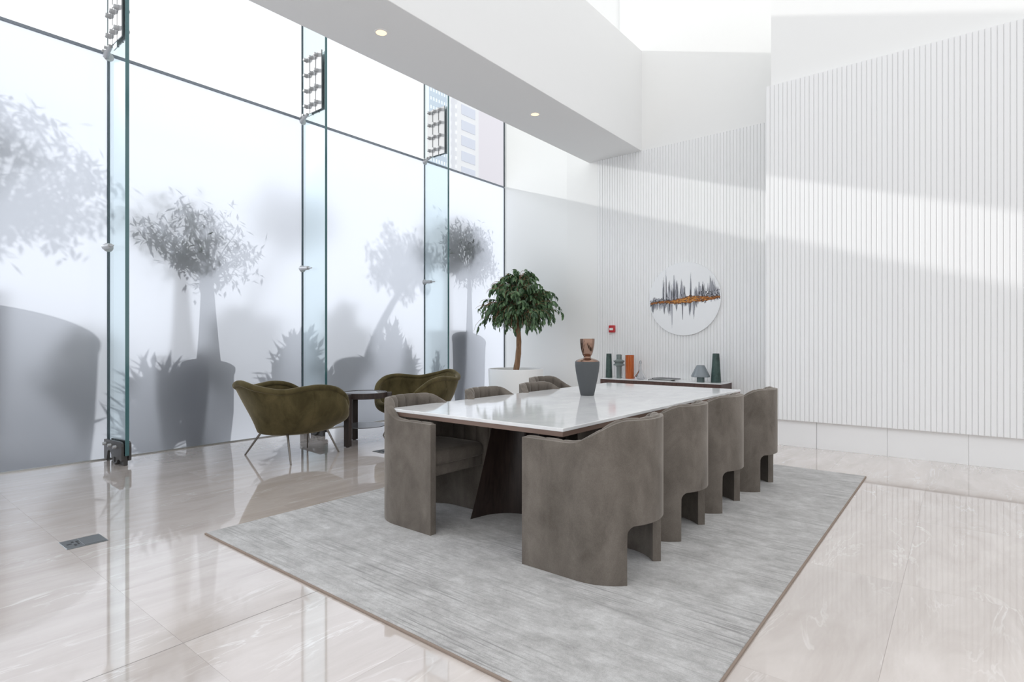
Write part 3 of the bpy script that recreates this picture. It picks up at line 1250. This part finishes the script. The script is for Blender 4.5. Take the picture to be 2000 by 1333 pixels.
# ------------------------------------------------------------------ console and its objects
CZ = 0.625
cs = empty('wall_console', (-3.44, 8.08, 0))
tag(cs, 'low brown wall console with pale stone top on the slatted far wall', 'console')
MB().box(-0.925, 0.925, -0.46, -0.001, CZ - 0.012, CZ, 0.002, 1).build('stone_top', plain('console_stone', (0.78, 0.78, 0.78), 0.15), cs)
CB = wood('console_walnut', (0.055, 0.028, 0.022), (0.10, 0.052, 0.042), 0.4)
MB().box(-0.92, 0.92, -0.445, -0.001, CZ - 0.150, CZ - 0.012).build('carcass', CB, cs)
for k in range(3):
    MB().box(-0.918 + 0.613 * k, -0.918 + 0.610 + 0.613 * k - 0.001, -0.462, -0.444, CZ - 0.150, CZ - 0.016, 0.002, 1).build('drawer_front', CB, cs)


def on_console(name, x, y, label, cat, group=None):
    o = empty(name, (x, y, CZ))
    tag(o, label, cat, group)
    return o


for x, h, r0, r1, lab in ((-4.325, 0.375, 0.052, 0.041, 'dark green stone tapered vase beside the ringed grey vase'), (-2.655, 0.40, 0.068, 0.045, 'dark green stone tapered vase beside the grey lamp')):
    o = on_console('green_vase', x, 7.83, lab, 'vase', 'green tapered vases on the console')
    MB().lathe([(0, 0), (r0, 0), (r0, 0.004), (r1, h), (r1 - 0.006, h), (r1 - 0.008, h - 0.05), (0, h - 0.06)], 32).build('body', GREENV, o, 40)
    m = MB()
    m.lathe([(r1 - 0.001, h - 0.003), (r1 + 0.001, h), (r1 - 0.004, h + 0.002), (r1 - 0.007, h)], 32)
    m.build('lip', GREENV, o, 40)
o = on_console('ringed_vase', -4.147, 7.83, 'smoky glass vase with two wide rings between green and orange vases', 'vase')
MB().lathe([(0, 0), (0.040, 0), (0.041, 0.17), (0.05, 0.185), (0.086, 0.20), (0.088, 0.206), (0.062, 0.232), (0.088, 0.262), (0.086, 0.27), (0.05, 0.285), (0.041, 0.295), (0.041, 0.362), (0.034, 0.362), (0.034, 0.02), (0, 0.02)], 40).build('body', SMOKE, o, 35)
MB().lathe([(0.0335, 0.358), (0.042, 0.358), (0.0425, 0.362), (0.034, 0.366)], 32).build('lip', SMOKE, o, 40)
o = on_console('orange_vase', -3.966, 7.83, 'orange glass cylinder vase beside the clear decanter', 'vase')
MB().lathe([(0, 0), (0.064, 0), (0.066, 0.004), (0.066, 0.355), (0.060, 0.357), (0.060, 0.02), (0, 0.018)], 40).build('body', ORANGE, o, 40)
MB().lathe([(0.0595, 0.353), (0.0665, 0.353), (0.0667, 0.358), (0.0595, 0.360)], 40).build('lip', ORANGE, o, 40)
o = on_console('decanter', -3.773, 7.80, 'clear glass decanter with wide base and narrow neck', 'decanter')
MB().lathe([(0, 0), (0.086, 0.0), (0.092, 0.010), (0.088, 0.035), (0.060, 0.075), (0.030, 0.125), (0.018, 0.17), (0.016, 0.22), (0.020, 0.235)], 40).build('body', CLEARV, o, 50)
MB().lathe([(0, 0.232), (0.013, 0.234), (0.016, 0.25), (0.011, 0.275), (0, 0.282)], 24).build('stopper', CLEARV, o, 50)
for k, (dx, dy, rz, lab) in enumerate(((-3.42, 7.77, 0.15, 'pale book lying flat under another book on the console'), (-3.36, 7.80, -0.12, 'pale book with dark cover lying on top of another on the console'))):
    o = empty('book', (dx, dy, CZ + 0.017 * k), rz)
    tag(o, lab, 'book', 'books on the console')
    MB().box(-0.165, 0.165, -0.115, 0.115, 0.0, 0.003).build('cover', COVER, o)
    MB().box(-0.165, 0.165, -0.115, 0.115, 0.0135, 0.0165).build('cover', COVER, o)
    MB().box(-0.160, 0.158, -0.110, 0.110, 0.003, 0.0135).build('pages', PAPER, o)
    MB().box(-0.168, -0.164, -0.115, 0.115, 0.0, 0.0165).build('spine', COVER, o)
o = on_console('table_lamp', -2.86, 7.80, 'small mushroom-shaped grey glass table lamp on the console', 'lamp')
MB().lathe([(0, 0), (0.050, 0), (0.052, 0.004), (0.052, 0.085), (0, 0.085)], 32).build('base', LAMPB, o, 40)
MB().lathe([(0.124, 0.070), (0.128, 0.078), (0.125, 0.09), (0.060, 0.222), (0.054, 0.232), (0.046, 0.236), (0, 0.237), (0, 0.228), (0.044, 0.228), (0.116, 0.085), (0.120, 0.072), (0.124, 0.070)], 48).build('shade', LAMPG, o, 35)

# ------------------------------------------------------------------ fire call point
o = empty('fire_call_point', (-4.395, YF, 1.395))
tag(o, 'small red fire alarm call point on the slatted wall above the console', 'alarm')
MB().box(-0.052, 0.052, -0.045, 0.0, -0.058, 0.058, 0.010, 3).build('housing', RED, o, 40)
MB().box(-0.034, 0.030, -0.048, -0.044, -0.022, 0.014, 0.002, 1).build('press_panel', PAPER, o)
MB().box(-0.020, 0.020, -0.047, -0.044, 0.026, 0.040, 0.001, 1).build('top_label', plain('label_pink', (0.55, 0.25, 0.25), 0.5), o)
MB().lathe([(0, -0.0005), (0.006, -0.0005), (0.006, 0.002), (0, 0.002)], 12).build('key_slot', BLACK, o)
kk = o.children[-1]
kk.rotation_euler = (PI / 2, 0, 0)
kk.location = (0, -0.045, -0.042)

# ------------------------------------------------------------------ round painting
ARX, ARZ, ARR = -3.205, 1.825, 0.545
art = empty('round_painting', (ARX, YF - 0.001, ARZ))
tag(art, 'round white abstract painting with dark vertical smears and rust band', 'painting')
m = MB()
m.lathe([(0, -0.0), (ARR - 0.004, 0.0), (ARR, 0.004), (ARR, 0.020), (ARR - 0.003, 0.024), (0, 0.024)], 96)
bmesh.ops.rotate(m.bm, verts=m.bm.verts, cent=(0, 0, 0), matrix=Matrix.Rotation(PI / 2, 3, 'X'))
m.build('canvas', CANVAS, art, 40)
ra = random.Random(11)
FY = -0.0243


def midline(u):           # u: -1..1 across; height of the band's middle
    return -0.018 + 0.030 * u + 0.006 * math.sin(7 * u)


def inside(x_, z_):
    return x_ * x_ + z_ * z_ < (ARR - 0.006) ** 2


lists = {'ink': [], 'grey': [], 'pale': []}


def stroke(lst, x_, z0, z1, w0, w1, depth):
    lst.append((x_, z0, z1, w0, w1, depth))


CL_UP = [(-0.58, 0.36, 0.02), (-0.50, 0.52, 0.008), (-0.42, 0.30, 0.05), (-0.34, 0.22, 0.05), (-0.27, 0.38, 0.04), (-0.19, 0.32, 0.04), (-0.06, 0.30, 0.05), (0.02, 0.20, 0.05), (0.19, 0.37, 0.02), (0.33, 0.16, 0.06), (0.42, 0.22, 0.05), (0.52, 0.22, 0.06), (0.72, 0.30, 0.05), (0.80, 0.28, 0.05), (0.90, 0.14, 0.06), (-0.85, 0.07, 0.08), (-0.70, 0.05, 0.10)]
CL_DN = [(-0.90, 0.20, 0.05), (-0.78, 0.12, 0.07), (-0.66, 0.14, 0.05), (-0.56, 0.21, 0.02), (-0.42, 0.21, 0.05), (-0.36, 0.22, 0.03), (-0.33, 0.42, 0.008), (-0.20, 0.15, 0.04), (-0.03, 0.36, 0.008), (0.05, 0.10, 0.08), (0.17, 0.26, 0.03), (0.28, 0.30, 0.03), (-0.50, 0.10, 0.14), (0.35, 0.14, 0.05)]
for (cx_, hh, wd) in CL_UP:
    for q in range(int(10 + wd * 420)):
        u = cx_ + ra.gauss(0, wd * 0.6)
        if abs(u) > 0.97:
            continue
        x_ = u * ARR
        zb = midline(u) + 0.015
        h = hh * (1 - min(1, abs(u - cx_) / (wd * 2.2 + 0.01)) * 0.6) * ra.uniform(0.25, 1.0)
        s0 = ra.uniform(0, 0.5) * h if ra.random() < 0.6 else 0
        key = ra.choice(('ink', 'grey', 'grey', 'pale', 'pale'))
        stroke(lists[key], x_, zb + s0, zb + h * 1.1, ra.uniform(0.003, 0.010), 0.0008, ra.uniform(0, 0.002))
for (cx_, hh, wd) in CL_DN:
    for q in range(int(8 + wd * 360)):
        u = cx_ + ra.gauss(0, wd * 0.6)
        if abs(u) > 0.96:
            continue
        x_ = u * ARR
        zb = midline(u) - 0.012
        h = hh * (1 - min(1, abs(u - cx_) / (wd * 2.2 + 0.01)) * 0.6) * ra.uniform(0.3, 1.0)
        key = ra.choice(('ink', 'grey', 'grey', 'pale', 'pale'))
        stroke(lists[key], x_, zb - h, zb, 0.0008, ra.uniform(0.003, 0.011), ra.uniform(0, 0.002))
for q in range(620):      # broken dabs along the band
    u = ra.uniform(-0.97, 0.97)
    if 0.35 < u and ra.random() < 0.4:
        dz = ra.uniform(0.01, 0.10)
    else:
        dz = ra.gauss(0.0, 0.022)
    zc = midline(u) + dz
    h = ra.uniform(0.004, 0.016)
    stroke(lists[ra.choice(('ink', 'ink', 'grey', 'pale'))], u * ARR, zc - h, zc + h, ra.uniform(0.002, 0.009), ra.uniform(0.002, 0.009), ra.uniform(0.001, 0.003))
for (cx_, hh, wd) in CL_UP + [(c_[0], -c_[1], c_[2]) for c_ in CL_DN]:
    for q in range(9):        # broad thin washes behind the lines
        u = cx_ + ra.gauss(0, wd * 0.7)
        if abs(u) < 0.93:
            zb = midline(u)
            h = hh * ra.uniform(0.35, 0.85)
            stroke(lists['pale'], u * ARR, min(zb, zb + h), max(zb, zb + h), ra.uniform(0.006, 0.016) if h > 0 else 0.002, 0.002 if h > 0 else ra.uniform(0.006, 0.016), 0)
for key, mat in (('pale', INKL), ('grey', INKG), ('ink', INK)):
    vv, ff = [], []
    for (x_, z0, z1, w0, w1, dp) in lists[key]:
        if not (inside(x_, z0) and inside(x_, z1)):
            continue
        b0 = len(vv)
        yb = FY
        lean = ra.uniform(-0.004, 0.004)
        for yy, g in ((yb + 0.0008, 1.0), (yb - 0.0006 - dp * 0.6, 0.7)):
            vv += [(x_ - w0 * g, yy, z0), (x_ + w0 * g, yy, z0), (x_ + lean + w1 * g, yy, z1), (x_ + lean - w1 * g, yy, z1)]
        ff += [tuple(b0 + i for i in f) for f in ((4, 5, 6, 7), (0, 1, 5, 4), (1, 2, 6, 5), (2, 3, 7, 6), (3, 0, 4, 7))]
    me = bpy.data.meshes.new('smears')
    me.from_pydata(vv, [], ff)
    me.materials.append(mat)
    o = new_obj('paint_smears', me, art)
    o['kind'] = 'stuff'
for mat, n_, spread, seed in ((RUSTD, 200, 1.0, 1), (RUST, 230, 0.8, 2), (RUSTL, 110, 0.6, 3)):
    rb_ = random.Random(seed)
    vv, ff = [], []
    for q in range(n_):
        u = rb_.uniform(-0.985, 0.985)
        if mat is RUSTL:
            u = rb_.gauss(0.12, 0.22)
        thick = (0.014 + 0.044 * max(0, 1 - abs(u - 0.18) / 0.8)) * spread
        zc = midline(u) - 0.006 + rb_.uniform(-1, 1) * thick
        x_ = u * ARR
        w, h = rb_.uniform(0.012, 0.032), rb_.uniform(0.004, 0.012)
        if not inside(abs(x_) + w, zc):
            continue
        b0 = len(vv)
        npt = 7
        dp = rb_.uniform(0.002, 0.005) + seed * 0.0006
        for yy, g in ((FY + 0.0005, 1.0), (FY - dp, 0.6)):
            for k in range(npt):
                t = 2 * PI * k / npt
                vv.append((x_ + w * g * math.cos(t) * rb_.uniform(.8, 1.1), yy, zc + h * g * math.sin(t) * rb_.uniform(.8, 1.1) + 0.08 * w * math.cos(t)))
        ff.append(tuple(b0 + npt + k for k in range(npt)))
        for k in range(npt):
            j = (k + 1) % npt
            ff.append((b0 + k, b0 + j, b0 + npt + j, b0 + npt + k))
    me = bpy.data.meshes.new('impasto')
    me.from_pydata(vv, [], ff)
    me.materials.append(mat)
    o = new_obj('rust_impasto', me, art)
    o['kind'] = 'stuff'

# ------------------------------------------------------------------ floor boxes
for (x, y, lab) in ((-4.09, 1.012, 'dark metal floor socket box set in the marble beside the rug corner'), (-4.90, 3.90, 'small metal floor socket plate beside the olive armchairs')):
    o = empty('floor_socket', (x, y, 0.0))
    tag(o, lab, 'floor socket', 'floor sockets')
    MB().box(-0.09, 0.09, -0.10, 0.10, -0.004, 0.0035, 0.0015, 1).build('cover_plate', PLATE, o)
    MB().box(-0.078, 0.078, -0.015, 0.092, 0.0035, 0.005, 0.0008, 1).build('lid', PLATE, o)
    for (sx, sy, w, h) in ((0.0, -0.07, 0.007, 0.012), (-0.034, -0.048, 0.012, 0.006), (0.034, -0.048, 0.012, 0.006), (-0.03, -0.026, 0.008, 0.008), (0.012, -0.03, 0.02, 0.004)):
        MB().box(sx - w, sx + w, sy - h, sy + h, 0.0030, 0.0046).build('socket_slot', BLACK, o)

# ------------------------------------------------------------------ terrace outside
te = MB().box(-60, GX - 0.02, -40, 90, -0.3, -0.03).build('terrace', TERRACE)
tag(te, 'pale paved terrace outside the glass wall', 'ground', kind='structure')
GSUN = SUN_DIR / SUN_DIR.x


def outside(yg, D):
    """ground position whose sun shadow falls on the glass at yg, D metres off the glass"""
    return Vector((GX - D, yg - GSUN.y * D, -0.03))


def out_pot(name, yg, D, h, r_top, r_bot, label, zoff=True, group='dark terrace pots'):
    p = outside(yg, D)
    hh = h + 0.338 * D + 0.03
    o = empty(name, p)
    tag(o, label, 'planter', group)
    MB().lathe([(0, 0), (r_bot, 0), (r_bot + 0.01, 0.02), ((r_bot + r_top) / 2 + 0.03, hh * 0.5), (r_top, hh - 0.05), (r_top + 0.015, hh - 0.04), (r_top + 0.015, hh), (r_top - 0.03, hh), (r_top - 0.03, hh - 0.06), (0, hh - 0.06)], 40).build('pot', OUTPOT, o, 40)
    return o, p + Vector((0, 0, hh - 0.08))


def cards(pts_dirs, L_, W):
    vv, ff = [], []
    for p, d in pts_dirs:
        q = d.to_track_quat('Y', 'Z').to_matrix()
        b0 = len(vv)
        for v_ in ((0, 0, 0), (W, L_ * 0.45, 0.004), (0, L_, 0), (-W, L_ * 0.45, 0.004)):
            vv.append(tuple(p + q @ Vector(v_)))
        ff.append((b0, b0 + 1, b0 + 2, b0 + 3))
    return vv, ff


def out_tree(name, base, zcrown, rad, n, label, seed, trunk_r=0.06, leafL=0.11, leafW=0.016, flat=0.8, dy=0.0):
    rr_ = random.Random(seed)
    o = empty(name, base)
    tag(o, label, 'tree', 'trees in terrace pots')
    m = MB()
    H = zcrown - base.z
    pts = [(0, dy * (k / 8) ** 1.5, H * 0.8 * k / 8) for k in range(9)]
    m.path(pts, [trunk_r * (1.35 - 0.85 * (k / 8) ** 0.6) for k in range(9)], 10)
    m.build('trunk', OUTBARK, o, 60)
    br = MB()
    pd = []
    c0 = Vector((0, dy, H))
    nb = max(40, n // 40)
    s = Vector(pts[7])
    for b in range(nb):
        d = Vector((rr_.gauss(0, 1), rr_.gauss(0, 1), rr_.gauss(0.1, 0.9))).normalized()
        e = c0 + Vector((d.x * rad * 0.6, d.y * rad, d.z * rad * flat)) * rr_.uniform(0.35, 1.0) ** 0.6
        mid_ = (s + e) / 2 + Vector((0, 0, 0.08 * rad))
        br.path([s, mid_, e], [0.012, 0.007, 0.002], 5)
        for q in range(n // nb):
            p = mid_.lerp(e, rr_.uniform(0.3, 1.05)) + Vector((rr_.gauss(0, .07), rr_.gauss(0, .10), rr_.gauss(0, .09))) * rad
            pd.append((p, Vector((rr_.gauss(0, 1), rr_.gauss(0, 1), rr_.gauss(-0.3, 1))).normalized()))
    br.build('branches', OUTBARK, o, 60)
    vv, ff = cards(pd, leafL, leafW)
    me = bpy.data.meshes.new('foliage')
    me.from_pydata(vv, [], ff)
    me.materials.append(OUTLEAF)
    f = new_obj('foliage', me, o)
    f['kind'] = 'stuff'
    return o


def out_shrub(name, yg, D, h, rad, n, label, seed, leafL=0.28, leafW=0.022):
    rr_ = random.Random(seed)
    p = outside(yg, D)
    o = empty(name, p)
    tag(o, label, 'shrub', 'shrubs on the terrace')
    hh = h + 0.338 * D
    st = MB()
    pd = []
    for b in range(n):
        az = rr_.uniform(0, 2 * PI)
        lean = rr_.uniform(0.05, 1.0)
        e = Vector((rad * 0.6 * lean * math.cos(az), rad * lean * math.sin(az), hh * (1 - 0.45 * lean ** 2) * rr_.uniform(0.75, 1.0)))
        mid_ = Vector((e.x * 0.3, e.y * 0.3, e.z * 0.6))
        st.path([Vector((0, 0, 0)), mid_, e], [0.012, 0.008, 0.003], 5)
        for q in range(16):
            t = rr_.uniform(0.3, 1.0)
            s_ = Vector((0, 0, 0)).lerp(mid_, t * 2) if t < 0.5 else mid_.lerp(e, t * 2 - 1)
            dd = (e - mid_).normalized() + Vector((rr_.gauss(0, .6), rr_.gauss(0, .8), rr_.gauss(-0.1, .5)))
            pd.append((s_, dd.normalized()))
    st.build('stems', OUTBARK, o, 60)
    vv, ff = cards(pd, leafL, leafW)
    me = bpy.data.meshes.new('foliage')
    me.from_pydata(vv, [], ff)
    me.materials.append(OUTLEAF)
    f = new_obj('foliage', me, o)
    f['kind'] = 'stuff'
    return o


# big pot and tree behind the first bay in view
o, top = out_pot('terrace_pot', 0.90, 1.3, 1.27, 0.85, 0.72, 'very large dark round pot blurred behind the frosted glass, a spreading tree in it')
out_tree('terrace_tree', top, 2.70 + 0.44, 1.0, 3000, 'spreading olive tree seen blurred behind frosted glass above the largest pot', 5, 0.10, 0.13, 0.02, flat=0.8, dy=0.15)
# tree and pot close behind the second bay
o, top = out_pot('terrace_pot', 2.86, 0.42, 0.90, 0.27, 0.20, 'dark tapering pot close behind the frosted glass with a bushy olive tree')
out_tree('terrace_tree', top, 2.32 + 0.14, 0.70, 1300, 'bushy olive tree with thick trunk seen blurred behind frosted glass', 6, 0.115, flat=0.85, dy=-0.02)
out_shrub('spiky_shrub', 2.30, 1.1, 1.05, 0.45, 60, 'spiky palm-like shrub behind the frosted glass next to the tapering pot', 8, 0.3, 0.03)
out_shrub('leafy_shrub', 4.0, 1.1, 1.34, 0.60, 130, 'broad leafy shrub blurred behind frosted glass and the olive armchair', 9, 0.22, 0.04)
out_shrub('leafy_shrub', 5.52, 0.95, 1.45, 0.58, 120, 'palm-like shrub with drooping tips blurred behind the side table', 10, 0.26, 0.035)
o, top = out_pot('terrace_pot', 5.05, 2.3, 0.80, 0.5, 0.42, 'dark wide pot blurred behind frosted glass and the side table')
out_tree('terrace_tree', top, 2.5 + 0.75, 0.75, 2300, 'leafy tree standing far back, very blurred behind frosted glass', 21, 0.08, 0.13, 0.02, flat=0.8, dy=0.75)
o, top = out_pot('terrace_pot', 7.25, 0.5, 1.22, 0.40, 0.30, 'dark tall pot behind the frosted glass next to the indoor tree')
out_tree('terrace_tree', top, 2.75 + 0.17, 0.80, 2600, 'dark leafy tree seen blurred behind frosted glass beside the indoor ficus', 12, 0.08, 0.12, 0.02, flat=0.75)
out_shrub('conifer_shrub', 6.48, 0.6, 1.10, 0.22, 60, 'small upright conifer shrub behind the frosted glass by the far armchair', 13, 0.1, 0.012)

# ------------------------------------------------------------------ distant buildings through the clear glass
tw = empty('apartment_tower', (-52, 61.2, 0))
tag(tw, 'pale distant tower with pinkish wall and stacked window bands', 'building')
MB().box(-4, 1.5, -5.6, 14, 0, 60).build('wall', TOWERP, tw)
MB().box(-4, 1.7, -9.7, -5.6, 0, 60).build('stair_bay', TOWERW, tw)
wm = MB().box(1.68, 1.76, -8.9, -6.3, 0, 1.25).mesh('window', TOWERG)
for k in range(12):
    w = new_obj('window', wm, tw)
    w.location = (0, 0, 14.5 + 2.0 * k)
tl = empty('lattice_tower', (-52, 50.1, 0))
tag(tl, 'distant pale perforated lattice screen tower behind the glass fin', 'building')
MB().box(-0.6, 0.07, -1.89, 1.19, 0, 10).build('base', TOWERW, tl)
lm = MB()
for k in range(46):
    lm.box(0, 0.08, -1.9, 1.2, 10 + 1.1 * k, 10.62 + 1.1 * k)
for k in range(7):
    lm.box(0.01, 0.06, -1.89 + 0.47 * k, -1.68 + 0.47 * k, 10.01, 60.0)
lm.build('lattice', TOWERG, tl)
